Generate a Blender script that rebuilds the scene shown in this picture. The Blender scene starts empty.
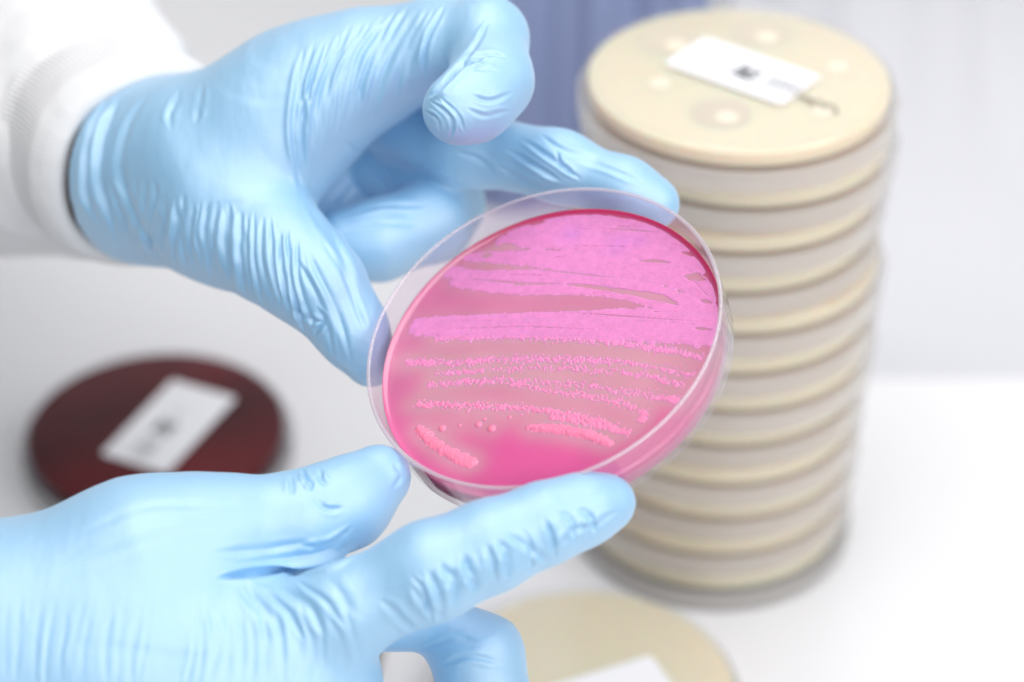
import bpy, bmesh, math, random
import numpy as np
from mathutils import Matrix, Vector

S = 0.001                      # everything is written in millimetres
random.seed(4); rng = np.random.default_rng(7)
scene = bpy.context.scene
COL = scene.collection
W, H, FPX = 1024, 682, 2240.0
CAM = np.array([0.0, 0.0, 478.0]); PITCH = math.radians(35)
sp, cp = math.sin(PITCH), math.cos(PITCH)
# camera axes in world space
AX = np.array([1.0, 0, 0]); AY = np.array([0, sp, cp]); AZ = np.array([0, -cp, sp])
R = np.stack([AX, AY, AZ], axis=1)

def cam3(px, py, d): return np.array([(px-512)/FPX*d, (341-py)/FPX*d, -d])
def P(px, py, d): return CAM + R @ cam3(px, py, d)
def on_z(px, py, z):           # point of the photograph lying at height z
    r = R @ np.array([(px-512)/FPX, (341-py)/FPX, -1.0]); t = (z-CAM[2])/r[2]
    return CAM + r*t
def project(V):
    c = (V-CAM) @ R
    d = -c[:, 2]
    return 512+c[:, 0]/d*FPX, 341-c[:, 1]/d*FPX, d

# ------------------------------------------------------------------ materials
def new_mat(name):
    m = bpy.data.materials.new(name); m.use_nodes = True
    nt = m.node_tree; nt.nodes.clear()
    out = nt.nodes.new('ShaderNodeOutputMaterial')
    return m, nt, out
def principled(name, color, rough=.5, bump=None, **kw):
    m, nt, out = new_mat(name)
    b = nt.nodes.new('ShaderNodeBsdfPrincipled')
    b.inputs['Base Color'].default_value = (*color, 1); b.inputs['Roughness'].default_value = rough
    for k, v in kw.items():
        b.inputs[k.replace('_', ' ')].default_value = v
    nt.links.new(b.outputs[0], out.inputs[0])
    if bump:
        sc, st, dist, det = bump
        tc = nt.nodes.new('ShaderNodeTexCoord')
        n = nt.nodes.new('ShaderNodeTexNoise'); n.inputs['Scale'].default_value = sc; n.inputs['Detail'].default_value = det
        bp = nt.nodes.new('ShaderNodeBump'); bp.inputs['Strength'].default_value = st; bp.inputs['Distance'].default_value = dist
        nt.links.new(tc.outputs['Object'], n.inputs['Vector']); nt.links.new(n.outputs[0], bp.inputs['Height'])
        nt.links.new(bp.outputs[0], b.inputs['Normal'])
    return m, nt, b

def mat_glove():
    m, nt, b = principled('nitrile glove', (.12, .425, .71), .50, None,
        Subsurface_Weight=.15, Subsurface_Scale=.003, Sheen_Weight=.3, Sheen_Roughness=.5)
    b.inputs['Subsurface Radius'].default_value = (.12, .6, 1)
    b.inputs['Sheen Tint'].default_value = (.85, .93, 1, 1)
    b.inputs['Specular IOR Level'].default_value = .5
    tc = nt.nodes.new('ShaderNodeTexCoord')
    n1 = nt.nodes.new('ShaderNodeTexNoise'); n1.inputs['Scale'].default_value = 90; n1.inputs['Detail'].default_value = 3
    mp = nt.nodes.new('ShaderNodeMapping'); mp.inputs['Scale'].default_value = (1, .35, .6)
    n2 = nt.nodes.new('ShaderNodeTexNoise'); n2.inputs['Scale'].default_value = 1500; n2.inputs['Detail'].default_value = 2
    nt.links.new(tc.outputs['Object'], mp.inputs[0]); nt.links.new(mp.outputs[0], n1.inputs['Vector']); nt.links.new(tc.outputs['Object'], n2.inputs['Vector'])
    b1 = nt.nodes.new('ShaderNodeBump'); b1.inputs['Strength'].default_value = .5; b1.inputs['Distance'].default_value = .0012
    b2 = nt.nodes.new('ShaderNodeBump'); b2.inputs['Strength'].default_value = .22; b2.inputs['Distance'].default_value = .00008
    nt.links.new(n1.outputs[0], b1.inputs['Height']); nt.links.new(n2.outputs[0], b2.inputs['Height'])
    n3 = nt.nodes.new('ShaderNodeTexNoise'); n3.noise_type = 'RIDGED_MULTIFRACTAL'; n3.inputs['Scale'].default_value = 75; n3.inputs['Detail'].default_value = 2.5; n3.inputs['Distortion'].default_value = .8
    mp3 = nt.nodes.new('ShaderNodeMapping'); mp3.inputs['Scale'].default_value = (1, .55, .5); mp3.inputs['Rotation'].default_value = (.3, .5, .4)
    nt.links.new(tc.outputs['Object'], mp3.inputs[0]); nt.links.new(mp3.outputs[0], n3.inputs['Vector'])
    b3 = nt.nodes.new('ShaderNodeBump'); b3.inputs['Strength'].default_value = .2; b3.inputs['Distance'].default_value = .00035; b3.invert = True
    nt.links.new(n3.outputs[0], b3.inputs['Height']); nt.links.new(b1.outputs[0], b3.inputs['Normal'])
    nt.links.new(b3.outputs[0], b2.inputs['Normal']); nt.links.new(b2.outputs[0], b.inputs['Normal'])
    gl = nt.nodes.new('ShaderNodeBsdfGlossy'); gl.inputs['Color'].default_value = (1, 1, 1, 1); gl.inputs['Roughness'].default_value = .66
    mx = nt.nodes.new('ShaderNodeMixShader'); mx.inputs[0].default_value = .27
    nt.links.new(b2.outputs[0], gl.inputs['Normal']); nt.links.new(b.outputs[0], mx.inputs[1]); nt.links.new(gl.outputs[0], mx.inputs[2])
    nt.links.new(mx.outputs[0], [n for n in nt.nodes if n.type == 'OUTPUT_MATERIAL'][0].inputs[0])
    return m
def mat_clear(name='clear plastic', milk=.10, tint=(.97, .97, .98), rough=.06, refl=1.0, trans=False):
    """hard clear polystyrene: straight-through light, fresnel gloss and a trace of haze"""
    m, nt, out = new_mat(name)
    tr = nt.nodes.new('ShaderNodeBsdfTransparent'); tr.inputs[0].default_value = (*tint, 1)
    gl = nt.nodes.new('ShaderNodeBsdfGlossy'); gl.inputs['Roughness'].default_value = rough
    df = nt.nodes.new('ShaderNodeBsdfDiffuse'); df.inputs[0].default_value = (.97, .95, .92, 1) if trans else (.9, .9, .92, 1)
    fr = nt.nodes.new('ShaderNodeLayerWeight'); fr.inputs[0].default_value = .5
    pw = nt.nodes.new('ShaderNodeMath'); pw.operation = 'POWER'; pw.inputs[1].default_value = 5
    mu = nt.nodes.new('ShaderNodeMath'); mu.operation = 'MULTIPLY_ADD'; mu.inputs[1].default_value = .75*refl; mu.inputs[2].default_value = .04*refl; mu.use_clamp = True
    m1 = nt.nodes.new('ShaderNodeMixShader'); m1.inputs[0].default_value = milk
    m2 = nt.nodes.new('ShaderNodeMixShader')
    nt.links.new(tr.outputs[0], m1.inputs[1]); nt.links.new(df.outputs[0], m1.inputs[2])
    if trans:
        tl = nt.nodes.new('ShaderNodeBsdfTranslucent'); tl.inputs[0].default_value = (.98, .98, .98, 1)
        ad = nt.nodes.new('ShaderNodeMixShader'); nt.links.new(df.outputs[0], ad.inputs[1]); nt.links.new(tl.outputs[0], ad.inputs[2]); nt.links.new(ad.outputs[0], m1.inputs[2])
    nt.links.new(fr.outputs['Facing'], pw.inputs[0]); nt.links.new(pw.outputs[0], mu.inputs[0]); nt.links.new(mu.outputs[0], m2.inputs[0])
    nt.links.new(m1.outputs[0], m2.inputs[1]); nt.links.new(gl.outputs[0], m2.inputs[2])
    nt.links.new(m2.outputs[0], out.inputs[0])
    return m
def mat_glass():
    m, nt, out = new_mat('clear polystyrene of held dish')
    g = nt.nodes.new('ShaderNodeBsdfGlass'); g.inputs['Roughness'].default_value = .015; g.inputs['IOR'].default_value = 1.45
    g.inputs['Color'].default_value = (.985, .975, .99, 1)
    nt.links.new(g.outputs[0], out.inputs[0])
    return m
def mat_attr(name, rough, **kw):
    m, nt, b = principled(name, (1, 1, 1), rough, None, **kw)
    a = nt.nodes.new('ShaderNodeAttribute'); a.attribute_name = 'pigment'
    nt.links.new(a.outputs['Color'], b.inputs['Base Color'])
    return m

M = {}
M['glove'] = mat_glove()
M['clear'] = mat_clear(milk=.004, refl=.25)
M['clear_stack'] = mat_clear('clear plastic of stored dishes', milk=.05, rough=.10, tint=(1, 1, 1), refl=1.0, trans=True)
M['lid_stack'] = mat_clear('hazy lid plastic', milk=.30, rough=.12, tint=(1, 1, 1), refl=.8, trans=True)
M['lid_clear'] = mat_clear('clear lid plastic', milk=.28, rough=.08, refl=1.0, trans=True)
M['glass'] = mat_clear('clear plastic of held dish', milk=.03, rough=.015, tint=(.97, .945, .97), refl=1.2)
M['rim'] = mat_clear('polished rim plastic', milk=.26, rough=.05, tint=(.93, .85, .90), refl=1.5)
M['agar_pink'] = mat_attr('pink agar', .10, Subsurface_Weight=.4, Subsurface_Scale=.003)
M['growth'] = mat_attr('bacterial growth', .36, Subsurface_Weight=.25, Subsurface_Scale=.001)
M['agar_cream'] = principled('cream agar', (.93, .765, .58), .35, (160, .2, .0006, 2), Subsurface_Weight=.7, Subsurface_Scale=.012)[0]
def see_through(m, amount, tint):
    nt = m.node_tree; out = [n for n in nt.nodes if n.type == 'OUTPUT_MATERIAL'][0]; src = out.inputs[0].links[0].from_socket
    tr = nt.nodes.new('ShaderNodeBsdfTransparent'); tr.inputs[0].default_value = (*tint, 1)
    mx = nt.nodes.new('ShaderNodeMixShader'); mx.inputs[0].default_value = amount
    nt.links.new(src, mx.inputs[1]); nt.links.new(tr.outputs[0], mx.inputs[2]); nt.links.new(mx.outputs[0], out.inputs[0])
see_through(M['agar_cream'], .12, (1, .95, .86))
def mat_blood():
    m, nt, b = principled('blood agar', (.07, .006, .008), .22, None, Specular_IOR_Level=.12)
    tc = nt.nodes.new('ShaderNodeTexCoord'); n = nt.nodes.new('ShaderNodeTexNoise'); n.inputs['Scale'].default_value = 14
    r = nt.nodes.new('ShaderNodeValToRGB')
    r.color_ramp.elements[0].position = .35; r.color_ramp.elements[0].color = (.055, .002, .004, 1)
    r.color_ramp.elements[1].position = .7; r.color_ramp.elements[1].color = (.16, .005, .009, 1)
    nt.links.new(tc.outputs['Object'], n.inputs['Vector']); nt.links.new(n.outputs[0], r.inputs[0]); nt.links.new(r.outputs[0], b.inputs['Base Color'])
    return m
M['agar_blood'] = mat_blood()
M['paper'] = principled('label paper', (.86, .86, .88), .6, (900, .1, .0001, 2))[0]
M['ink'] = principled('printed ink', (.05, .055, .07), .6, (900, .1, .0001, 2))[0]
M['marker'] = principled('marker ink', (.16, .15, .12), .5, (900, .1, .0001, 2))[0]
M['disc'] = principled('antibiotic disc paper', (.86, .77, .62), .8, (900, .1, .0001, 2))[0]
M['zone'] = principled('inhibition zone agar', (.64, .56, .45), .4, (300, .1, .0003, 2))[0]
M['skin'] = principled('forearm skin', (.36, .19, .12), .5, (500, .3, .0004, 3), Subsurface_Weight=.15, Subsurface_Scale=.003)[0]
def mat_coat(name, ribs):
    m, nt, b = principled(name, (.74, .74, .75), .9, None, Sheen_Weight=.1)
    tc = nt.nodes.new('ShaderNodeTexCoord')
    n = nt.nodes.new('ShaderNodeTexNoise'); n.inputs['Scale'].default_value = 1200; n.inputs['Detail'].default_value = 2
    n2 = nt.nodes.new('ShaderNodeTexNoise'); n2.inputs['Scale'].default_value = 22; n2.inputs['Detail'].default_value = 3
    b1 = nt.nodes.new('ShaderNodeBump'); b1.inputs['Strength'].default_value = .4; b1.inputs['Distance'].default_value = .0003
    b2 = nt.nodes.new('ShaderNodeBump'); b2.inputs['Strength'].default_value = .9; b2.inputs['Distance'].default_value = .007
    nt.links.new(tc.outputs['Object'], n.inputs['Vector']); nt.links.new(tc.outputs['Object'], n2.inputs['Vector'])
    nt.links.new(n.outputs[0], b1.inputs['Height']); nt.links.new(n2.outputs[0], b2.inputs['Height'])
    nt.links.new(b1.outputs[0], b2.inputs['Normal']); nt.links.new(b2.outputs[0], b.inputs['Normal'])
    return m
M['coat'] = mat_coat('white coat cloth', 0)
M['knit'] = mat_coat('white knitted cuff', 1)
M['bench'] = principled('white bench laminate', (.80, .80, .81), .2, (55, .05, .0008, 3))[0]
M['wall'] = principled('grey wall paint', (.60, .60, .61), .7, (40, .1, .001, 3))[0]
M['slate'] = principled('slate blue plastic', (.25, .30, .50), .5, (60, .1, .001, 2))[0]
M['pale'] = principled('pale grey plastic', (.61, .61, .645), .5, (60, .1, .001, 2))[0]

# ------------------------------------------------------------------ object helpers
def tag(o, label=None, cat=None, group=None, kind=None):
    if label: o['label'] = label
    if cat: o['category'] = cat
    if group: o['group'] = group
    if kind: o['kind'] = kind
    return o
def empty(name, loc, rot=None):
    o = bpy.data.objects.new(name, None); COL.objects.link(o)
    o.empty_display_size = .02
    o.location = Vector(loc)*S
    if rot is not None: o.rotation_euler = rot
    return o
def fast_mesh(me, V, Q):
    Q = np.asarray(Q, dtype=np.int32); V = np.ascontiguousarray(V, dtype=np.float32)
    me.vertices.add(len(V)); me.vertices.foreach_set('co', V.ravel())
    me.loops.add(Q.size); me.loops.foreach_set('vertex_index', Q.ravel())
    me.polygons.add(len(Q)); me.polygons.foreach_set('loop_start', np.arange(len(Q), dtype=np.int32)*4)
    me.polygons.foreach_set('loop_total', np.full(len(Q), 4, dtype=np.int32))
    me.update(calc_edges=True)
def mesh_obj(name, V, F, mat, parent=None, origin=(0, 0, 0), smooth=True):
    me = bpy.data.meshes.new(name)
    V = (np.asarray(V, dtype=np.float64)-np.array(origin))*S
    if isinstance(F, list): me.from_pydata(V.tolist(), [], F)
    else: fast_mesh(me, V, F)
    me.update()
    if smooth: me.polygons.foreach_set('use_smooth', [True]*len(me.polygons))
    me.materials.append(mat)
    o = bpy.data.objects.new(name, me); COL.objects.link(o)
    if parent is not None: o.parent = parent
    else: o.location = Vector(origin)*S
    return o
def lathe(profile, n=128):
    """closed profile [(r,z)...] turned about z; r<=1e-6 collapses to a pole"""
    V, F, rings = [], [], []
    for r, z in profile:
        if r < 1e-6: rings.append([len(V)]); V.append((0, 0, z))
        else:
            rings.append(list(range(len(V), len(V)+n)))
            for k in range(n):
                a = 2*math.pi*k/n; V.append((r*math.cos(a), r*math.sin(a), z))
    for A, B in zip(rings, rings[1:]):
        for k in range(n):
            k2 = (k+1) % n
            if len(A) == 1 and len(B) == 1: continue
            if len(A) == 1: F.append((A[0], B[k2], B[k]))
            elif len(B) == 1: F.append((A[k], A[k2], B[0]))
            else: F.append((A[k], A[k2], B[k2], B[k]))
    return V, F
def rounded(profile, rad=.35, seg=3):
    """round every inner corner of an open profile"""
    out = [profile[0]]
    for a, b, c in zip(profile, profile[1:], profile[2:]):
        a, b, c = map(np.array, (a, b, c))
        u, v = a-b, c-b; lu, lv = np.linalg.norm(u), np.linalg.norm(v)
        q = min(rad, lu*.45, lv*.45); p0, p1 = b+u/lu*q, b+v/lv*q
        for i in range(seg+1):
            t = i/seg; out.append(tuple((1-t)**2*p0+2*t*(1-t)*b+t*t*p1))
    out.append(profile[-1])
    return out

def fix_normals(o):
    bm = bmesh.new(); bm.from_mesh(o.data); bmesh.ops.recalc_face_normals(bm, faces=bm.faces); bm.to_mesh(o.data); bm.free(); return o

# ------------------------------------------------------------------ hands: smooth distance field -> surface
def smin(a, b, k):
    h = np.clip(.5+.5*(b-a)/k, 0, 1)
    return b+(a-b)*h-k*h*(1-h)
def seg_field(G, a, b, ra, rb):
    ab = b-a; L = float(ab@ab)+1e-9
    t = np.clip(((G-a)@ab)/L, 0, 1)
    q = G-a-t[..., None]*ab
    return np.sqrt(np.einsum('...i,...i', q, q))-(ra+(rb-ra)*t)
def chain_nodes(nodes):
    return [(P(x, y, d), r*d/FPX) for x, y, d, r in nodes]
def surface_nets(F, org, h):
    nx, ny, nz = F.shape
    inside = F < 0
    c = inside[:-1, :-1, :-1].astype(np.int8)
    cnt = np.zeros((nx-1, ny-1, nz-1), np.int8)
    for dx in (0, 1):
        for dy in (0, 1):
            for dz in (0, 1):
                cnt += inside[dx:nx-1+dx, dy:ny-1+dy, dz:nz-1+dz]
    act = (cnt > 0) & (cnt < 8)
    I = np.argwhere(act)
    idx = -np.ones(act.shape, np.int64); idx[act] = np.arange(len(I))
    acc = np.zeros((len(I), 3)); n = np.zeros(len(I))
    corners = [(a, b, c) for a in (0, 1) for b in (0, 1) for c in (0, 1)]
    for i, A in enumerate(corners):
        for B in corners[i+1:]:
            if sum(abs(p-q) for p, q in zip(A, B)) != 1: continue
            fa = F[I[:, 0]+A[0], I[:, 1]+A[1], I[:, 2]+A[2]]; fb = F[I[:, 0]+B[0], I[:, 1]+B[1], I[:, 2]+B[2]]
            m = (fa < 0) != (fb < 0)
            t = np.where(m, fa/np.where(m, fa-fb, 1), 0)
            p = np.array(A)+t[:, None]*(np.array(B)-np.array(A))
            acc[m] += p[m]; n[m] += 1
    V = (I+acc/n[:, None])*h+org
    quads = []
    for ax in range(3):
        o1, o2 = [(1, 2), (2, 0), (0, 1)][ax]
        s = [slice(None)]*3; s2 = [slice(None)]*3
        s[ax] = slice(0, -1); s2[ax] = slice(1, None)
        ia, ib = inside[tuple(s)], inside[tuple(s2)]
        E = np.argwhere(ia != ib)
        E = E[(E[:, o1] > 0) & (E[:, o2] > 0) & (E[:, o1] < F.shape[o1]-1) & (E[:, o2] < F.shape[o2]-1)]
        fl = ia[E[:, 0], E[:, 1], E[:, 2]]
        def cell(d1, d2):
            q = E.copy(); q[:, o1] -= d1; q[:, o2] -= d2
            return idx[q[:, 0], q[:, 1], q[:, 2]]
        Q = np.stack([cell(1, 1), cell(0, 1), cell(0, 0), cell(1, 0)], 1)
        Q[~fl] = Q[~fl][:, ::-1]
        quads.append(Q)
    return V, np.concatenate(quads)

def build_field(groups, k_join, res, cut=None, pad=6):
    """groups: list of (k_inside, k_join, [chains]); each chain [(centre, radius)...]"""
    allp = [(c, r) for _, _, chs in groups for ch in chs for c, r in ch]
    lo = np.min([c-r for c, r in allp], 0)-pad; hi = np.max([c+r for c, r in allp], 0)+pad
    if cut: 
        pass
    n = np.ceil((hi-lo)/res).astype(int)+1
    print('grid', n, n.prod())
    xs = [lo[i]+np.arange(n[i])*res for i in range(3)]
    F = None
    G = np.stack(np.meshgrid(*xs, indexing='ij'), -1).astype(np.float32)
    for k_in, k_j, chs in groups:
        f = None
        for ch in chs:
            for (a, ra), (b, rb) in zip(ch, ch[1:]):
                # evaluate only near the segment
                m = max(ra, rb)+16
                l = np.minimum(a, b)-m; u = np.maximum(a, b)+m
                i0 = np.clip(((l-lo)/res).astype(int), 0, n-1); i1 = np.clip(((u-lo)/res).astype(int)+2, 1, n)
                sl = tuple(slice(p, q) for p, q in zip(i0, i1))
                if any(q <= p for p, q in zip(i0, i1)): continue
                if f is None: f = np.full(tuple(n), 16, np.float32)
                s = seg_field(G[sl], a.astype(np.float32), b.astype(np.float32), ra, rb)
                f[sl] = smin(f[sl], s, k_in)
        F = f if F is None else smin(F, f, k_j)
    for nrm, pt in (cut or []):
        d = (G-pt.astype(np.float32))@nrm.astype(np.float32)
        F = np.maximum(F, d)
    F[0] = F[-1] = 5; F[:, 0] = F[:, -1] = 5; F[:, :, 0] = F[:, :, -1] = 5
    return surface_nets(F, lo, res)

def vertex_normals(V, Q):
    fn = np.cross(V[Q[:, 2]]-V[Q[:, 0]], V[Q[:, 3]]-V[Q[:, 1]])
    N = np.zeros_like(V)
    for i in range(4):
        for c_ in range(3): N[:, c_] += np.bincount(Q[:, i], fn[:, c_], len(V))
    return N/(np.linalg.norm(N, axis=1, keepdims=True)+1e-12)
def smooth_mesh(V, Q, it, lam=.5):
    E = np.concatenate([Q[:, [0, 1]], Q[:, [1, 2]], Q[:, [2, 3]], Q[:, [3, 0]]])
    deg = np.zeros(len(V)); np.add.at(deg, E[:, 0], 1); np.add.at(deg, E[:, 1], 1)
    for k in range(it):
        for l in (lam, -lam*1.03):
            A = np.stack([np.bincount(E[:, 0], V[E[:, 1], c_], len(V))+np.bincount(E[:, 1], V[E[:, 0], c_], len(V)) for c_ in range(3)], 1)
            V = V+l*(A/deg[:, None]-V)
    return V
def subdivide(V, Q):
    """one Catmull-Clark-like split through Blender's own modifier"""
    me = bpy.data.meshes.new('tmp'); fast_mesh(me, V, Q)
    o = bpy.data.objects.new('tmp', me); COL.objects.link(o)
    md = o.modifiers.new('s', 'SUBSURF'); md.levels = 1
    dg = bpy.context.evaluated_depsgraph_get(); ev = o.evaluated_get(dg); m2 = ev.to_mesh()
    n = len(m2.vertices); V2 = np.empty(n*3); m2.vertices.foreach_get('co', V2)
    Q2 = np.empty(len(m2.loops), np.int32); m2.loops.foreach_get('vertex_index', Q2)
    ev.to_mesh_clear(); bpy.data.objects.remove(o); bpy.data.meshes.remove(me)
    return V2.reshape(-1, 3), Q2.reshape(-1, 4)

def catmull(pts, n=10):
    pts = [np.array(p, float) for p in pts]
    if len(pts) == 2: return np.linspace(pts[0], pts[1], n)
    e = [2*pts[0]-pts[1]]+pts+[2*pts[-1]-pts[-2]]
    out = []
    for i in range(1, len(e)-2):
        for t in np.linspace(0, 1, n, endpoint=False):
            a, b, c, d = e[i-1:i+3]
            out.append(.5*((2*b)+(c-a)*t+(2*a-5*b+4*c-d)*t*t+(3*b-a-3*c+d)*t**3))
    out.append(pts[-1]); return np.array(out)

def wrinkle(V, Q, creases, shell=7.0):
    """press folds into the glove; each fold is a curve over the surface with width and depth in mm"""
    N = vertex_normals(V, Q); px, py, d = project(V)
    face = np.einsum('ij,ij->i', N, CAM-V)/np.linalg.norm(CAM-V, axis=1)
    bx = np.clip((px/3).astype(int)+60, 0, 599); by = np.clip((py/3).astype(int)+60, 0, 599)
    zb = np.full((600, 600), 1e9); np.minimum.at(zb, (bx, by), d)
    zz = zb.copy()
    for ax in (0, 1):
        for s_ in (-1, 1): zz = np.minimum(zz, np.roll(zb, s_, ax))
    near = np.clip(1-(d-zz[bx, by]-shell*.5)/(shell*.5), 0, 1)*np.clip(face*2.5+.15, 0, 1)
    disp = np.zeros(len(V))
    for pts, w, dep in creases:
        C = catmull(pts, 7); L = len(C)
        sel = np.where((px > C[:, 0].min()-4*w-2) & (px < C[:, 0].max()+4*w+2) & (py > C[:, 1].min()-4*w-2) & (py < C[:, 1].max()+4*w+2) & (near > 0))[0]
        if not len(sel): continue
        X = np.stack([px[sel], py[sel]], 1); best = np.full(len(sel), 1e9); tt = np.zeros(len(sel)); sg = np.zeros(len(sel))
        for i in range(L-1):
            a, b = C[i], C[i+1]; ab = b-a; t = np.clip((X-a)@ab/(ab@ab+1e-9), 0, 1)
            q = X-a-t[:, None]*ab; dd = np.hypot(q[:, 0], q[:, 1]); m = dd < best
            best[m] = dd[m]; tt[m] = (i+t[m])/(L-1); sg[m] = np.sign(ab[0]*q[m, 1]-ab[1]*q[m, 0])
        env = np.clip(np.sin(np.pi*np.clip(tt, 0, 1))*1.4+.02, 0, 1)
        ph = random.uniform(0, 6.3); fq = random.uniform(5, 11)
        wob = 1+.26*np.sin(tt*fq+ph)+.12*np.sin(tt*fq*2.3+ph*2)          # every fold swells and pinches on its way
        u = np.abs(best-sg*.35*w*np.sin(tt*fq*.8+ph))/(w*(.5+.5*env)*(1.15-.25*wob*.6))
        asym = random.choice((-1, 1))*.45
        prof = -(.85*np.exp(-u*u)+.18*np.exp(-(u/.5)**2))+.5*np.exp(-(u-2.0)**2/1.0)*(1+asym*sg)
        env = env*np.clip(wob, .2, 1.6)
        disp[sel] += prof*env*dep*.72*near[sel]
    return V+N*disp[:, None]

def family(A, B, n, w, dep, bow=0, jit=1.0, t0=0.0, t1=1.0):
    """n folds running from curve A to curve B"""
    CA, CB = catmull(A, 12), catmull(B, 12); out = []
    for i in range(n):
        s = (i+.5+random.uniform(-.28, .28)*jit)/n
        a = CA[int(s*(len(CA)-1))]; b = CB[int(s*(len(CB)-1))]
        j = random.uniform(0, .16)*jit; k = random.uniform(.84, 1)
        a2 = a+(b-a)*(t0+j); b2 = a+(b-a)*(t1*k)
        mid = (a2+b2)/2+np.array([-(b2-a2)[1], (b2-a2)[0]])*bow+np.array([random.uniform(-1.5, 1.5), random.uniform(-1.5, 1.5)])*jit
        out.append(([tuple(a2), tuple(mid), tuple(b2)], w*random.uniform(.7, 1.35), dep*random.uniform(.5, 1.3)))
    return out

exec_order = []
# person --------------------------------------------------------------------
person_at = on_z(-60, 300, 0)
person = empty('person', person_at)
tag(person, 'person in white coat and light blue gloves tilting the pink dish in both hands', 'person')

def make_glove(label, groups, creases, res=.95, cut=None, sub=2, skin=None):
    V, Q = build_field([(a, b, [chain_nodes(c) for c in chs]) for a, b, chs in groups], 3, res, cut)
    V = smooth_mesh(V, Q, 3)
    for _ in range(sub): V, Q = subdivide(V, Q)
    V = wrinkle(V, Q, creases)
    # low lumps and slack in the film
    N = vertex_normals(V, Q)
    lump = np.zeros(len(V))
    for k in range(26):
        d_ = rng.normal(size=3); d_ /= np.linalg.norm(d_); f = rng.uniform(.10, .42)
        lump += np.sin(V@d_*f+rng.uniform(0, 6.3))*(.035/f**.6)*.5
    V = V+N*(lump*.55)[:, None]
    o = mesh_obj('glove', V, Q, M['glove'], person, person_at)
    o['label'] = label
    return o, V, Q

# ---- upper hand (wrist at upper left, index folded, middle finger and thumb on the dish)
wc = P(136, 160, 604)                       # wrist centre
wax = R @ np.array([.80, -.14, .58]); wax /= np.linalg.norm(wax)   # forearm axis, towards the hand
upper = [
 (16, 8, [[(95, 162, 622, 58), (150, 170, 602, 66), (235, 168, 590, 66)],          # wrist into palm
          [(150, 184, 600, 66), (230, 216, 575, 56), (290, 262, 560, 43)],           # thumb metacarpal
          [(205, 150, 592, 60), (300, 98, 585, 57), (372, 66, 577, 50)],            # index metacarpal
          [(220, 150, 610, 55), (320, 104, 622, 46), (400, 112, 612, 38)],           # middle metacarpal
          [(200, 170, 618, 50), (300, 150, 638, 44), (380, 160, 630, 34)], [(230, 195, 612, 45), (320, 205, 628, 34), (350, 215, 630, 30)],           # ring metacarpal
          [(215, 165, 582, 60), (278, 126, 576, 44), (332, 84, 574, 40)]]),         # web of the thumb
 (5, 9, [[(285, 255, 562, 46), (322, 288, 556, 42), (352, 330, 556, 34), (371, 361, 557, 26)]]),     # thumb
 (6, 7, [[(372, 66, 577, 50), (430, 49, 572, 45), (486, 39, 564, 42)]]),                              # index, upper bone
 (6, 2.0, [[(486, 39, 564, 42), (493, 82, 552, 36), (474, 103, 546, 35), (455, 111, 543, 32)]]),      # index, folded end
 (5, 2.5, [[(398, 122, 600, 40), (470, 148, 584, 37), (560, 166, 572, 33), (625, 190, 566, 30), (653, 203, 565, 27)]]),  # middle
 (5, 2.5, [[(388, 165, 614, 34), (432, 190, 604, 38), (447, 205, 600, 34), (432, 222, 592, 38), (380, 240, 587, 38), (345, 243, 586, 34)]]),  # ring
 (5, 2.5, [[(350, 180, 630, 30), (392, 222, 628, 30), (372, 240, 618, 28), (335, 240, 612, 26)]]),    # little finger
]
cr = []
cr += family([(158, 190), (200, 195), (250, 205), (300, 232)], [(150, 268), (205, 284), (262, 312), (326, 360)], 19, 2.7, .8, bow=.06, jit=.7)
cr += family([(120, 150), (145, 165), (170, 180)], [(120, 250), (150, 262), (180, 275)], 5, 3.0, .5, bow=.05)
cr += family([(300, 42), (335, 28), (375, 14), (420, 5), (450, 3)], [(296, 205), (310, 180), (330, 150), (372, 122), (428, 92)], 15, 2.8, .62, bow=.07, jit=.55)
cr += family([(310, 36), (350, 22), (400, 10)], [(306, 150), (320, 130), (350, 105)], 6, 2.4, .35, bow=.09, jit=.8)
cr += [([(428, 98), (443, 84), (464, 66), (486, 56)], 3.0, 1.5), ([(300, 60), (296, 110), (298, 160), (304, 196)], 3.4, .5)]
cr += family([(300, 190), (318, 200)], [(352, 300), (378, 330)], 4, 3.2, .35, bow=-.03)
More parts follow.
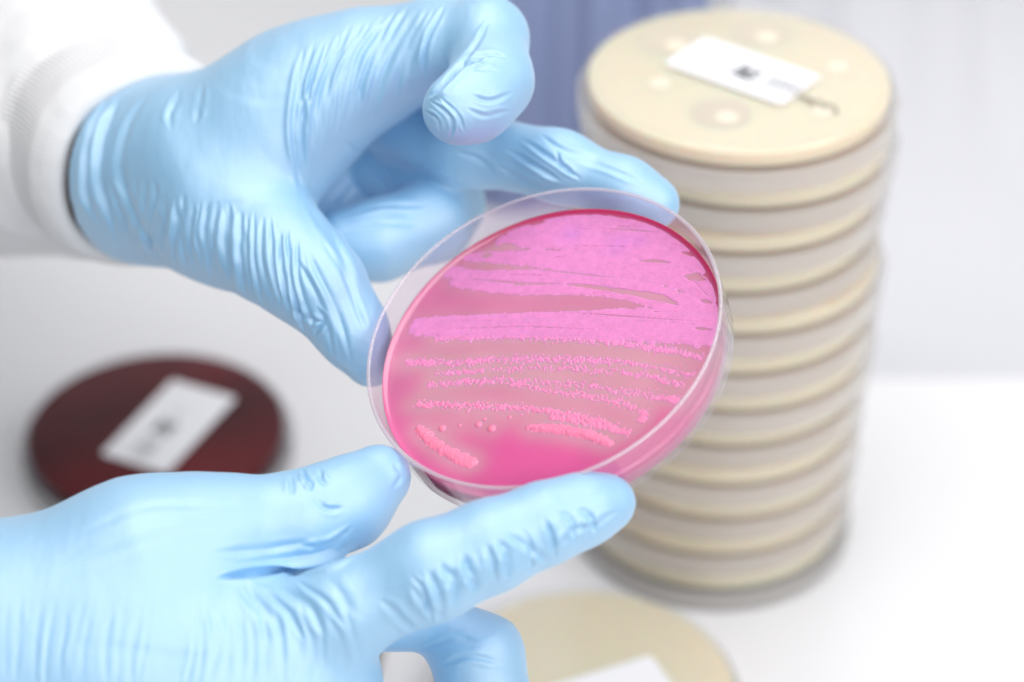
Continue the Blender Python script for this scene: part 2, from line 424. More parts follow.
cr += [([(462, 60), (485, 54), (506, 57)], 2.0, .9), ([(440, 92), (455, 70), (478, 42), (490, 20)], 2.2, .6), ([(455, 80), (476, 68), (500, 72)], 2.0, .4),
       ([(430, 100), (446, 112), (452, 126), (450, 140)], 1.8, .6), ([(440, 96), (458, 116), (466, 134)], 1.6, .35), ([(424, 110), (436, 118), (440, 134)], 1.6, .5),
       ([(470, 95), (490, 100), (515, 92)], 2.4, .4), ([(466, 108), (488, 116), (512, 110)], 2.4, .3),
       ([(505, 150), (535, 165), (562, 182)], 2.4, .8), ([(520, 140), (552, 158), (580, 180)], 2.4, .8), ([(540, 135), (566, 150), (600, 160)], 2.4, .45), ([(498, 165), (520, 178), (545, 190)], 2.4, .6),
       ([(555, 150), (562, 165), (575, 178)], 2.0, .6), ([(575, 160), (610, 168), (650, 185)], 2.6, .35), ([(455, 150), (480, 160), (500, 185)], 2.6, .4),
       ([(345, 215), (385, 205), (430, 205)], 2.4, .5), ([(340, 232), (380, 224), (425, 224)], 2.2, .35), ([(432, 172), (448, 178), (462, 186)], 2.2, .4),
       ([(292, 305), (306, 318), (322, 322)], 2.4, .7), ([(318, 306), (322, 322), (316, 336)], 2.4, .7), ([(308, 250), (332, 300), (352, 360)], 3.2, .5), ([(322, 240), (350, 290), (372, 345)], 3.2, .45), ([(298, 258), (318, 300), (336, 362)], 2.8, .5), ([(316, 350), (335, 362), (352, 380)], 2.2, .6),
       ([(122, 94), (104, 135), (100, 185), (118, 240)], 3.6, 1.3), ([(150, 92), (128, 130), (120, 180), (150, 245), (172, 264)], 3.6, .8), ([(108, 100), (88, 140), (86, 190), (98, 225)], 2.8, 1.2), ([(112, 180), (124, 220), (150, 256)], 3, .8), ([(180, 90), (172, 110), (170, 130)], 3, .4), ([(205, 82), (198, 105), (196, 125)], 3, .3), ([(330, 215), (350, 190), (368, 172)], 3, .4), ([(340, 130), (370, 160), (400, 200)], 3, .4)]
cutp = wc-wax*1.5
glove_a, VA, QA = make_glove('crinkled glove of the upper hand, index finger folded over', upper, cr, cut=[(-wax, cutp)])

# ---- lower hand
lower = [
 (18, 8, [[(-170, 715, 520, 118), (-40, 664, 512, 112), (80, 644, 508, 98)],
          [(40, 622, 508, 84), (150, 562, 508, 66), (205, 540, 510, 55)],              # thumb metacarpal
          [(40, 690, 508, 110), (150, 682, 504, 86), (215, 672, 501, 62)],             # index metacarpal
          [(100, 740, 512, 100), (220, 715, 508, 86), (302, 690, 506, 80)]]),          # rest of the palm
 (5, 5, [[(205, 540, 510, 53), (240, 528, 511, 47), (300, 520, 514, 45), (345, 503, 518, 43), (378, 477, 522, 33)]]),        # thumb
 (5, 6, [[(215, 672, 501, 62), (266, 650, 499, 52), (342, 614, 497, 47), (432, 570, 495, 47), (490, 546, 496, 43), (545, 523, 498, 38), (585, 509, 501, 33), (609, 502, 503, 27)]]),  # index
 (5, 2, [[(350, 622, 526, 30), (446, 627, 526, 25), (477, 657, 524, 44), (489, 722, 522, 46), (450, 790, 515, 38)]]),  # middle
 (5, 2, [[(300, 740, 515, 60), (400, 800, 520, 44), (430, 850, 520, 42), (350, 870, 515, 38)]]),        # ring
]
cr = []
cr += family([(5, 585), (60, 590), (110, 590), (170, 590)], [(0, 700), (50, 700), (100, 700), (150, 700)], 11, 3.6, .14, bow=.02)
cr += family([(190, 600), (235, 595), (290, 590), (345, 585)], [(180, 700), (240, 700), (305, 700), (376, 680)], 13, 3.6, .25, bow=-.06)
cr += family([(232, 584), (262, 580), (330, 572)], [(262, 650), (320, 640), (372, 620)], 6, 4.0, .45, bow=-.08, jit=.6)
cr += family([(405, 575), (440, 558), (490, 535), (545, 512), (585, 504)], [(428, 630), (455, 610), (505, 585), (560, 560), (612, 526)], 10, 3.6, .75, bow=-.12, jit=.8)
cr += [([(500, 528), (530, 550), (548, 560)], 3.4, .6), ([(556, 550), (575, 532), (600, 522)], 3.0, .6), ([(588, 540), (596, 525), (618, 512)], 3.0, .6),
       ([(380, 600), (400, 618), (420, 632)], 3.6, .6), ([(412, 585), (430, 608), (445, 620)], 3.6, .6),
       ([(225, 568), (270, 563), (318, 553), (345, 538)], 3.4, .55), ([(218, 577), (250, 575), (290, 569), (330, 561), (360, 546)], 3.2, 3.6), ([(210, 552), (265, 550), (310, 540)], 3.4, .4), ([(300, 545), (318, 548), (335, 542), (352, 525)], 3.0, .6),
       ([(300, 470), (308, 480), (312, 492)], 2.4, .9), ([(312, 498), (325, 508), (345, 507)], 2.8, .5), ([(288, 474), (293, 486), (292, 498)], 3, .4), ([(318, 468), (322, 480), (330, 486)], 2.6, .5), ([(395, 462), (400, 474), (394, 490)], 3, .3),
       ([(420, 650), (450, 640), (480, 640)], 3, .5), ([(440, 665), (470, 655), (505, 665)], 3, .4),
       ([(60, 570), (140, 545), (220, 530)], 5, .25), ([(80, 530), (150, 508), (240, 504)], 4, .2)]
glove_b, VB, QB = make_glove('smoother glove of the lower hand, index finger stretched under the dish', lower, cr)

# ---- forearm, sleeve and cuff of the upper arm
def tube(path, radii, n=96, mod=None, ell=(1, 1)):
    """closed-walled tube along a path; mod(i, s, a) adds to the radius"""
    path = np.array(path, float); V, F = [], []
    T = np.gradient(path, axis=0); T /= np.linalg.norm(T, axis=1, keepdims=True)
    up = AY.copy()
    for i, (c, t, r) in enumerate(zip(path, T, radii)):
        u = np.cross(t, up); u /= np.linalg.norm(u); v = np.cross(u, t)
        for k in range(n):
            a = 2*math.pi*k/n; rr = r+(mod(i, i/(len(path)-1), a) if mod else 0)
            V.append(c+u*math.cos(a)*rr*ell[0]+v*math.sin(a)*rr*ell[1])
    for i in range(len(path)-1):
        for k in range(n): F.append((i*n+k, i*n+(k+1) % n, (i+1)*n+(k+1) % n, (i+1)*n+k))
    return np.array(V), F
def path3(nodes, n=14):
    return catmull([P(x, y, d) for x, y, d in nodes], n)
fa = path3([(150, 160, 600), (92, 152, 622), (20, 130, 652), (-120, 60, 720)], 8)
V, F = tube(fa, np.linspace(19.2, 30, len(fa)), 64)
arm = fix_normals(mesh_obj('forearm', V, F, M['skin'], person, person_at))
sl = path3([(150, 168, 604), (120, 147, 619), (60, 116, 646), (-40, 62, 690), (-230, -40, 770)], 14)
npt = len(sl)
rad = np.interp(np.linspace(0, 1, npt), [0, .03, .1, .2, .30, .36, .6, 1], [26.6, 29.0, 31.2, 31.2, 31.4, 36, 47, 62])
def fold(i, s, a):
    w = min(1, max(0, (s-.25)/.2))
    return w*(1.6*math.sin(3*a+9*s)+1.3*math.sin(5*a-14*s+1)+1.0*math.sin(8*a+20*s))+(.28*math.sin(a*80) if s < .25 else 0)
def doubled(path, radii, th, mod, n):
    pa = np.concatenate([path[::-1], path]); ra = np.concatenate([(radii-th)[::-1], radii]); N_ = len(path)
    m2 = lambda i, s, a: mod(0, ((N_-1-i) if i < N_ else i-N_)/(N_-1), a)
    V, F = [], []
    T = np.gradient(path, axis=0); T /= np.linalg.norm(T, axis=1, keepdims=True); T = np.concatenate([T[::-1], T])
    for i in range(len(pa)):
        t = T[i]; u = np.cross(t, AY); u /= np.linalg.norm(u); v = np.cross(u, t)
        for k in range(n):
            a = 2*math.pi*k/n; rr = ra[i]+m2(i, 0, a); V.append(pa[i]+u*math.cos(a)*rr+v*math.sin(a)*rr)
    for i in range(len(pa)-1):
        for k in range(n): F.append((i*n+k, i*n+(k+1) % n, (i+1)*n+(k+1) % n, (i+1)*n+k))
    return V, F
V, F = doubled(sl, rad, 3.0, fold, 320)
n0 = 320
kcut = int(.33*npt)
cuffP, cuffR = sl[:kcut+1], rad[:kcut+1].copy()
V, F = doubled(sl[kcut-2:], np.concatenate([[rad[kcut]-2.2, rad[kcut]-.9], rad[kcut:]+.5]), 1.6, lambda i, s, a: fold(i, .33+s*.67, a), 200)
sleeve = fix_normals(mesh_obj('coat_sleeve', V, F, M['coat'], person, person_at))
V, F = doubled(cuffP, cuffR, 2.6, lambda i, s, a: .22*math.sin(150*a)*(.6+.4*math.sin(3*a))+.5*math.sin(2*a+4*s)+.4*math.sin(5*a+1), 720)
fix_normals(mesh_obj('cuff', V, F, M['knit'], sleeve, person_at))
# seam line on the sleeve
# ---- forearm and sleeve of the lower arm, outside the picture but there
fb = path3([(-150, 690, 520), (-260, 740, 528), (-420, 800, 545)], 8)
V, F = tube(fb, np.linspace(26, 33, len(fb)), 64); fix_normals(mesh_obj('forearm', V, F, M['skin'], person, person_at))
sl2 = path3([(-205, 715, 524), (-300, 760, 535), (-520, 850, 560)], 10)
V, F = doubled(sl2, np.linspace(34, 50, len(sl2)), 2.5, lambda i, s, a: 1.5*math.sin(3*a+8*s)+math.sin(5*a-12*s), 160)
fix_normals(mesh_obj('coat_sleeve', V, F, M['coat'], person, person_at))

# ------------------------------------------------------------------ the held dish
RC = P(541, 332, 527)                                   # centre of the rim
nrm = R @ np.array([-.318, .589, .743]); nrm /= np.linalg.norm(nrm)
xa = np.cross(AY, nrm); xa /= np.linalg.norm(xa); ya = np.cross(nrm, xa)
HD = 14.0; RO = 44.0
base_c = RC-nrm*HD
D = np.stack([xa, ya, nrm], axis=1)
dish = empty('culture_dish', base_c)
dish.rotation_euler = Matrix(D.tolist()).to_euler()
tag(dish, 'open clear dish of bright pink agar with streaked bacterial growth held by two gloved hands', 'petri dish')
AG = 7.0                                                # agar surface above the dish's underside
def to_dish(px, py, h=AG):
    r = R @ np.array([(px-512)/FPX, (341-py)/FPX, -1.0]); o = base_c+nrm*h
    t = ((o-CAM)@nrm)/(r@nrm); q = CAM+r*t-base_c
    return np.array([q@xa, q@ya])
prof = [(0, .5), (40.6, .5), (41.2, 0), (42.3, 0), (43.4, .9), (RO-.15, HD-.7), (RO, HD), (RO-1.0, HD), (RO-1.5, 1.75), (RO-2.0, 1.6), (0, 1.6)]
V, F = lathe([(r, z) for r, z in rounded(prof, .45, 3)], 220)
fix_normals(mesh_obj('dish_wall', V, F, M['glass'], dish))

rim_p = [(RO-.5+.52*math.cos(t), HD+.1+.3*math.sin(t)) for t in np.linspace(0, 2*math.pi, 13)]
V, F = lathe(rim_p, 260); fix_normals(mesh_obj('rim', V, F, M['rim'], dish))
# growth field on a fine grid of the agar surface
g = .13; NG = int(84.5/g); ax_ = (np.arange(NG)-NG/2)*g
GX, GY = np.meshgrid(ax_, ax_, indexing='ij'); RR = np.hypot(GX, GY)
def px2d(pts): return [to_dish(360+x/2.005, 170+y/2.005) for x, y in pts]      # points measured in an enlarged crop
def noise2(scale, seed):
    r = np.random.default_rng(seed); n = int(90/scale)+3; t = r.random((n, n))
    u = (GX+45)/scale; v = (GY+45)/scale; i = np.clip(u.astype(int), 0, n-2); j = np.clip(v.astype(int), 0, n-2); fu = u-i; fv = v-j
    fu = fu*fu*(3-2*fu); fv = fv*fv*(3-2*fv)
    return (t[i, j]*(1-fu)*(1-fv)+t[i+1, j]*fu*(1-fv)+t[i, j+1]*(1-fu)*fv+t[i+1, j+1]*fu*fv)
nA, nB, nC = noise2(.5, 1), noise2(1.3, 2), noise2(7, 3)
def stroke_field(pts, w):
    C = catmull(px2d(pts), 8); best = np.full(GX.shape, 1e9); tt = np.zeros(GX.shape); side = np.zeros(GX.shape)
    for i in range(len(C)-1):
        a, b = C[i], C[i+1]; ab = b-a; t = np.clip(((GX-a[0])*ab[0]+(GY-a[1])*ab[1])/(ab@ab+1e-9), 0, 1)
        qx, qy = GX-a[0]-t*ab[0], GY-a[1]-t*ab[1]; d = np.hypot(qx, qy); m = d < best
        best[m] = d[m]; tt[m] = ((i+t)/(len(C)-1))[m]; side[m] = np.sign(ab[0]*qy-ab[1]*qx)[m]*d[m]
    return best, tt, side, C
SOL, DOT, FAT = 0, 1, 2
# (points, half width mm start/mid/end, type, density, hue 0 magenta .. 1 salmon)
strokes = [
 ([(368, 98), (450, 101), (560, 112), (628, 128)], (2.0, 2.2, 1.0), SOL, 1, 0),
 ([(300, 118), (420, 112), (560, 128), (655, 158)], (2.6, 3.6, 1.6), SOL, 1, 0),
 ([(285, 142), (420, 142), (560, 160), (690, 196)], (2.4, 4.0, 2.2), SOL, 1, 0),
 ([(215, 175), (330, 176), (480, 188), (640, 216), (705, 250)], (1.6, 4.0, 3.0), SOL, 1, 0),
 ([(168, 202), (240, 214), (400, 216), (560, 240), (700, 285)], (1.9, 2.4, 3.0), SOL, 1, 0),
 ([(186, 226), (300, 240), (420, 240), (540, 250), (660, 292)], (1.4, 1.6, 2.0), SOL, 1, .05),
 ([(112, 303), (250, 298), (450, 294), (600, 292), (705, 300)], (1.0, 1.8, 3.4), SOL, 1, 0),
 ([(112, 318), (200, 318), (400, 316), (560, 322), (700, 330)], (2.4, 3.4, 3.6), SOL, 1, 0),
 ([(150, 338), (280, 334), (420, 338), (560, 352), (688, 376)], (1.0, 1.5, 1.0), DOT, 1.4, .2),
 ([(92, 384), (180, 386), (300, 380), (420, 380), (560, 388), (668, 412)], (1.3, 1.5, 1.0), DOT, 1.3, .3),
 ([(148, 408), (260, 402), (420, 398), (560, 410), (650, 432)], (.9, 1.3, 1.0), DOT, .85, .35),
 ([(136, 432), (230, 424), (340, 424), (480, 436), (600, 456), (640, 462)], (1.2, 1.4, 1.2), DOT, 1.1, .4),
 ([(300, 428), (400, 446), (500, 462), (568, 486), (562, 506)], (.9, 1.3, 1.3), DOT, 1.2, .5),
 ([(106, 470), (200, 472), (320, 478), (420, 490), (500, 510)], (1.3, 1.1, 1.0), DOT, 1.5, .6),
 ([(338, 516), (400, 520), (460, 532), (500, 548)], (1.1, 1.5, 1.1), FAT, 1, .75),
 ([(380, 494), (440, 504), (500, 516), (540, 528)], (1.2, 1.4, 1.0), DOT, 1.5, .6),
 ([(118, 520), (150, 548), (190, 574), (222, 586)], (1.5, 1.6, 1.7), FAT, 1, .85),
]
hgt = np.full(GX.shape, -1.0); who = -np.ones(GX.shape, int); hue = np.zeros(GX.shape); tone = np.zeros(GX.shape); halo = np.zeros(GX.shape)
def put(field, k, h_):
    global hgt, who, hue
    m = field > hgt; m &= field > 0
    hgt[m] = field[m]; who[m] = k; hue[m] = h_
dome_list = []
for k, (pts, ws, typ, dens, hu) in enumerate(strokes):
    d, t, side, C = stroke_field(pts, ws)
    w = np.interp(t, [0, .08, .5, 1], [ws[0]*.8, ws[0], ws[1], ws[2]])
    halo = np.maximum(halo, np.exp(-(np.maximum(d-w*.8, 0)/2.2)**2)*(.35 if typ == SOL else .85))
    ragged = w*(1+(.16 if typ == SOL else .3)*(nA-.5)+.30*(nB-.5))
    if typ == SOL:
        comb = np.sin(side*9+np.sin(t*7+k)*1.2+nC*4)*.5+.5          # brush-like lines left by the loop
        f = (1-(d/ragged)**4)*.13+.028*comb*(1-np.clip(d/ragged, 0, 1))+.008*(nA-.5)
        # thin bare lines where the loop missed
        gap = (np.abs(side-(w*.45)*np.sin(t*5+k*1.7)) < .09*(.4+nB)) & (t > .35) & (nC > .5)
        f = np.where(gap, -.1, f)
        put(f, k, hu)
        mt = who == k; tone[mt] = ((comb-.5)*.55+(np.sin(side*21+nB*5)*.5)*.3)[mt]
        # grainy edge
        n = int(len(C)*6)
    if typ == FAT:
        f = (1-(d/ragged)**2)*.42+.12*(nA-.5)
        put(f, k, hu)
    # beaded colonies
    L = np.sum(np.hypot(*np.diff(C, axis=0).T))
    n = int(L*(9*dens*max(.9, ws[1]*.9) if typ == DOT else 2.2))
    for _ in range(n):
        s = random.random(); q = s*(len(C)-1); i = int(q); c = C[i]+(C[min(i+1, len(C)-1)]-C[i])*(q-i)
        tn = C[min(i+1, len(C)-1)]-C[max(i-1, 0)]; tn = tn/(np.linalg.norm(tn)+1e-9); nn = np.array([-tn[1], tn[0]])
        wl = np.interp(s, [0, .5, 1], ws)
        off = (random.gauss(0, .46)*wl) if typ == DOT else random.choice((-1, 1))*wl*random.uniform(.7, 1.12)
        dome_list.append((c+nn*off, (random.uniform(.12, .25) if typ != DOT else random.choice((random.uniform(.12, .2), random.uniform(.18, .31))))*(1.2 if hu > .5 else 1), k, hu))
singles = [(165, 518, .95), (238, 510, .85), (264, 518, 1.05), (200, 512, .5), (250, 500, .5), (300, 496, .5)]
ns = len(strokes)
for i, (x, y, r_) in enumerate(singles):
    c = px2d([(x, y)])[0]; dome_list.append((c, r_, ns+i, .9)); halo = np.maximum(halo, .8*np.exp(-(np.hypot(GX-c[0], GY-c[1])/3.0)**2))
for c, r_, k, hu in dome_list:
    i0, i1 = int((c[0]-r_)/g+NG/2)-1, int((c[0]+r_)/g+NG/2)+2; j0, j1 = int((c[1]-r_)/g+NG/2)-1, int((c[1]+r_)/g+NG/2)+2
    i0, j0 = max(i0, 0), max(j0, 0); sl_ = (slice(i0, i1), slice(j0, j1))
    q = 1-((GX[sl_]-c[0])**2+(GY[sl_]-c[1])**2)/r_**2
    f = np.where(q > 0, np.sqrt(np.maximum(q, 0))*r_*.42+.03, -1)
    m = f > hgt[sl_]; hgt[sl_] = np.where(m, f, hgt[sl_]); who[sl_] = np.where(m, k, who[sl_]); hue[sl_] = np.where(m, hu, hue[sl_])
hgt[RR > 41.4] = -1
# slivers of bare agar the loop left between strokes (points of the photograph, width in mm)
for pts, wd in (([(681, 252), (688, 254), (696, 256)], .4), ([(684, 276), (694, 277), (706, 280)], .9), ([(639, 261), (655, 261), (671, 263)], .35),
                ([(600, 229), (630, 230), (660, 233)], .16), ([(612, 226), (640, 227)], .12), ([(566, 284), (600, 288), (640, 295), (678, 305)], .55), ([(630, 291), (655, 297), (676, 303)], .9),
                ([(490, 250), (504, 247), (518, 248)], 1.0), ([(528, 224), (536, 222), (544, 222)], .8), ([(478, 262), (500, 266), (530, 269)], .3), ([(540, 270), (580, 274), (620, 279)], .15), ([(480, 256), (492, 255)], .6),
                ([(600, 352), (640, 361), (690, 372)], .4), ([(560, 345), (600, 346), (640, 350)], .18), ([(430, 330), (520, 327), (600, 330)], .10), ([(560, 312), (620, 316), (700, 322)], .12),
                ([(460, 278), (520, 283), (560, 284)], .2), ([(700, 300), (712, 303)], .4), ([(694, 328), (712, 330)], .3)):
    C = catmull([to_dish(*p_) for p_ in pts], 8); best = np.full(GX.shape, 1e9); tt = np.zeros(GX.shape)
    for i in range(len(C)-1):
        a, b = C[i], C[i+1]; ab = b-a; t = np.clip(((GX-a[0])*ab[0]+(GY-a[1])*ab[1])/(ab@ab+1e-9), 0, 1)
        d_ = np.hypot(GX-a[0]-t*ab[0], GY-a[1]-t*ab[1]); m = d_ < best; best[m] = d_[m]; tt[m] = ((i+t)/(len(C)-1))[m]
    wv = wd*(.25+np.sin(np.pi*np.clip(tt, 0, 1)))*(.7+.6*nB)
    hgt[best < wv] = -1; halo = np.maximum(halo, .9*np.exp(-(best/(wd+.8))**2))
# soften the halo
def blur(A, n):
    for _ in range(n):
        A = (A+np.roll(A, 1, 0)+np.roll(A, -1, 0)+np.roll(A, 1, 1)+np.roll(A, -1, 1))/5
    return A
halo = blur(halo, 420)
Lp = [px2d([(x, y)])[0] for x, y in [(260, 540), (420, 560), (300, 470)]]
# agar pigment
mag = np.array([.65, .10, .29]); pk = np.array([.60, .165, .32]); tan = np.array([.59, .33, .37])
lowr = np.clip((np.array((GX*.35-GY*.94))+6)/26, 0, 1)          # deeper magenta where nothing grew
basec = pk[None, None]*(1-lowr[..., None])+mag[None, None]*lowr[..., None]
hl = np.clip(halo*1.05, 0, 1)[..., None]*.92
agc = basec*(1-hl)+tan*hl
agc = agc*(1+.10*(nC[..., None]-.5))
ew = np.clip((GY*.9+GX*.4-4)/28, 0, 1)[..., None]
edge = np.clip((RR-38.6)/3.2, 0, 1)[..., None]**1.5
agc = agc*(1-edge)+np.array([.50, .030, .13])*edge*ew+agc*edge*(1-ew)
# agar body: disc grid + side
def pigment(o, colours):
    a = o.data.color_attributes.new('pigment', 'FLOAT_COLOR', 'POINT')
    c = np.ones((len(o.data.vertices), 4), np.float32); c[:, :3] = colours
    a.data.foreach_set('color', c.ravel())
RA = 42.45
n_r, n_a = 150, 260; V, F, cols = [], [], []
def samp(A, x, y):
    i = np.clip(((x/g)+NG/2).astype(int), 0, NG-1); j = np.clip(((y/g)+NG/2).astype(int), 0, NG-1); return A[i, j]
V.append((0, 0, AG)); 
for i in range(1, n_r+1):
    r_ = RA*i/n_r; zz = AG+.55*max(0, (r_-40.3)/2.15)**2.2*1.3      # meniscus climbing the wall
    for k in range(n_a):
        a = 2*math.pi*k/n_a; V.append((r_*math.cos(a), r_*math.sin(a), zz))
for k in range(n_a): F.append((0, 1+k, 1+(k+1) % n_a))
for i in range(n_r-1):
    for k in range(n_a):
        a, b = 1+i*n_a+k, 1+i*n_a+(k+1) % n_a; F.append((a, a+n_a, b+n_a, b))
top_n = len(V)
for r_, z_ in ((42.2, 1.75),):
    for k in range(n_a):
        a = 2*math.pi*k/n_a; V.append((r_*math.cos(a), r_*math.sin(a), z_))
l0 = 1+(n_r-1)*n_a
for k in range(n_a): F.append((l0+k, top_n+k, top_n+(k+1) % n_a, l0+(k+1) % n_a))
V.append((0, 0, 1.75))
for k in range(n_a): F.append((top_n+(k+1) % n_a, top_n+k, len(V)-1))
V = np.array(V)
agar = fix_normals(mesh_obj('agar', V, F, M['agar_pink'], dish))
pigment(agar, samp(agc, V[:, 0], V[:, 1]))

# growth meshes: one per streak / colony
Hs = blur(np.maximum(hgt, -.06), 1)
names = ['colony_streak']*ns+['colony']*len(singles)
keepq = (Hs[:-1, :-1] > 0) | (Hs[1:, :-1] > 0) | (Hs[:-1, 1:] > 0) | (Hs[1:, 1:] > 0)
wq = np.maximum(np.maximum(who[:-1, :-1], who[1:, :-1]), np.maximum(who[:-1, 1:], who[1:, 1:]))
blot = np.zeros(GX.shape)
for x, y, s_ in ((425, 128, 3.2), (520, 150, 3.6), (560, 140, 2.4)):
    c = px2d([(x, y)])[0]; blot = np.maximum(blot, np.exp(-((GX-c[0])**2+((GY-c[1])*1.2)**2)/s_**2))
cm = np.array([.72, .23, .51]); cs_ = np.array([.88, .22, .34]); vi = np.array([.56, .19, .58])
grow = cm*(1-hue[..., None])+cs_*hue[..., None]
grow = grow*(1-.45*blot[..., None])+vi*.45*blot[..., None]
grow = grow*(1+.12*(nA[..., None]-.5)+.10*(nB[..., None]-.5)+.16*tone[..., None]*np.array([.5, 1.3, .7]))
for k in range(ns+len(singles)):
    I = np.argwhere(keepq & (wq == k))
    if not len(I): continue
    ids = np.stack([I[:, 0]*NG+I[:, 1], (I[:, 0]+1)*NG+I[:, 1], (I[:, 0]+1)*NG+I[:, 1]+1, I[:, 0]*NG+I[:, 1]+1], 1)
    u, inv = np.unique(ids, return_inverse=True); q = inv.reshape(-1, 4)
    gi, gj = u//NG, u % NG
    V = np.stack([GX[gi, gj], GY[gi, gj], AG+np.clip(Hs[gi, gj], -.05, 2)], 1)
    o = mesh_obj(names[k], V, q, M['growth'], dish); pigment(o, np.clip(grow[gi, gj], 0, 1))

# ------------------------------------------------------------------ dishes standing bottom up on the bench
RB, RL, PIT = 45.0, 47.0, 14.15
lidp = rounded([(0, 0), (RL-1.2, 0), (RL-.3, .6), (RL, 7.6), (RL-1.1, 7.6), (RL-1.4, 1.5), (0, 1.3)], .35, 2)
basep = rounded([(0, 13.0), (RB-3.2, 13.0), (RB-2.5, 13.9), (RB-1.2, 13.9), (RB-.2, 12.9), (RB, 1.6), (RB-1.0, 1.6), (RB-1.2, 12.2), (0, 12.3)], .35, 2)
agarp = rounded([(0, 12.25), (RB-1.3, 12.2), (RB-1.25, 8.0), (0, 7.8)], .3, 2)
protos = {}
def stored_dish(loc, agar_mat, plastic, label, rot=0, tilt=(0, 0), group=None, name='culture_dish'):
    root = empty(name, loc, (tilt[0], tilt[1], rot))
    tag(root, label, 'petri dish', group)
    for part, pr, mt in (('lid', lidp, M['lid_stack'] if plastic == 'clear_stack' else M['lid_clear']), ('dish_base', basep, M[plastic]), ('agar', agarp, M[agar_mat])):
        key = (part, mt.name)
        if key not in protos:
            V, F = lathe(pr, 128); o = fix_normals(mesh_obj(part, V, F, mt, root)); protos[key] = o.data
        else:
            o = bpy.data.objects.new(part, protos[key]); COL.objects.link(o); o.parent = root
    return root
def slab(name, parent, pts2, z0, z1, mat, bevel=0):
    n = len(pts2); V = [(x, y, z0) for x, y in pts2]+[(x, y, z1) for x, y in pts2]
    F = [tuple(range(n))[::-1], tuple(range(n, 2*n))]+[(i, (i+1) % n, n+(i+1) % n, n+i) for i in range(n)]
    return fix_normals(mesh_obj(name, V, F, mat, parent, smooth=False))
def rrect(cx, cy, w, h, a, r=1.5):
    out = []
    for sx, sy, a0 in ((1, 1, 0), (-1, 1, 90), (-1, -1, 180), (1, -1, 270)):
        for k in range(4):
            t = math.radians(a0+k*30); out.append((sx*(w/2-r)+r*math.cos(t), sy*(h/2-r)+r*math.sin(t)))
    c, s = math.cos(a), math.sin(a)
    return [(cx+x*c-y*s, cy+x*s+y*c) for x, y in out]
def sticker(root, cx, cy, w, h, ang, marks, ztop=13.0):
    st = slab('sticker', root, rrect(cx, cy, w, h, ang), ztop+.02, ztop+.16, M['paper'])
    c, s = math.cos(ang), math.sin(ang)
    # all the smudged print of one sticker is one mesh
    V, F = [], []
    for mx, my, mw, mh in marks:
        mx, my, mw, mh = mx*1.15, my*1.25, mw*1.15, mh*1.25
        b = len(V)
        for dx, dy in ((-1, -1), (1, -1), (1, 1), (-1, 1)):
            x, y = mx+dx*mw/2, my+dy*mh/2; V.append((cx+x*c-y*s, cy+x*s+y*c, ztop+.18))
        F.append((b, b+1, b+2, b+3))
    mesh_obj('print', V, F, M['ink'], st, smooth=False)
    return st
def print_marks(x0, y0, dirx=1):
    r = random.Random(5); out = []
    for i in range(7):                        # smudged block of small print cells
        for j in range(7):
            if r.random() < .8: out.append((x0-1+i*.9, y0+j*.8, .92, .78))
    for row in range(3):
        x = x0+8
        while x < x0+17:
            w = r.uniform(.4, 1.3); out.append((x+w/2, y0+row*1.9+.3, w, .95)); x += w+r.uniform(.3, .7)
    for row in range(2):
        x = x0-9
        while x < x0-2:
            w = r.uniform(.4, 1.0); out.append((x+w/2, y0+row*1.9+1, w, .4)); x += w+r.uniform(.4, .9)
    return out
def local2(root_loc, px, py, z):              # photograph point at a height -> coordinates on that dish
    q = on_z(px, py, z); return q[0]-root_loc[0], q[1]-root_loc[1]

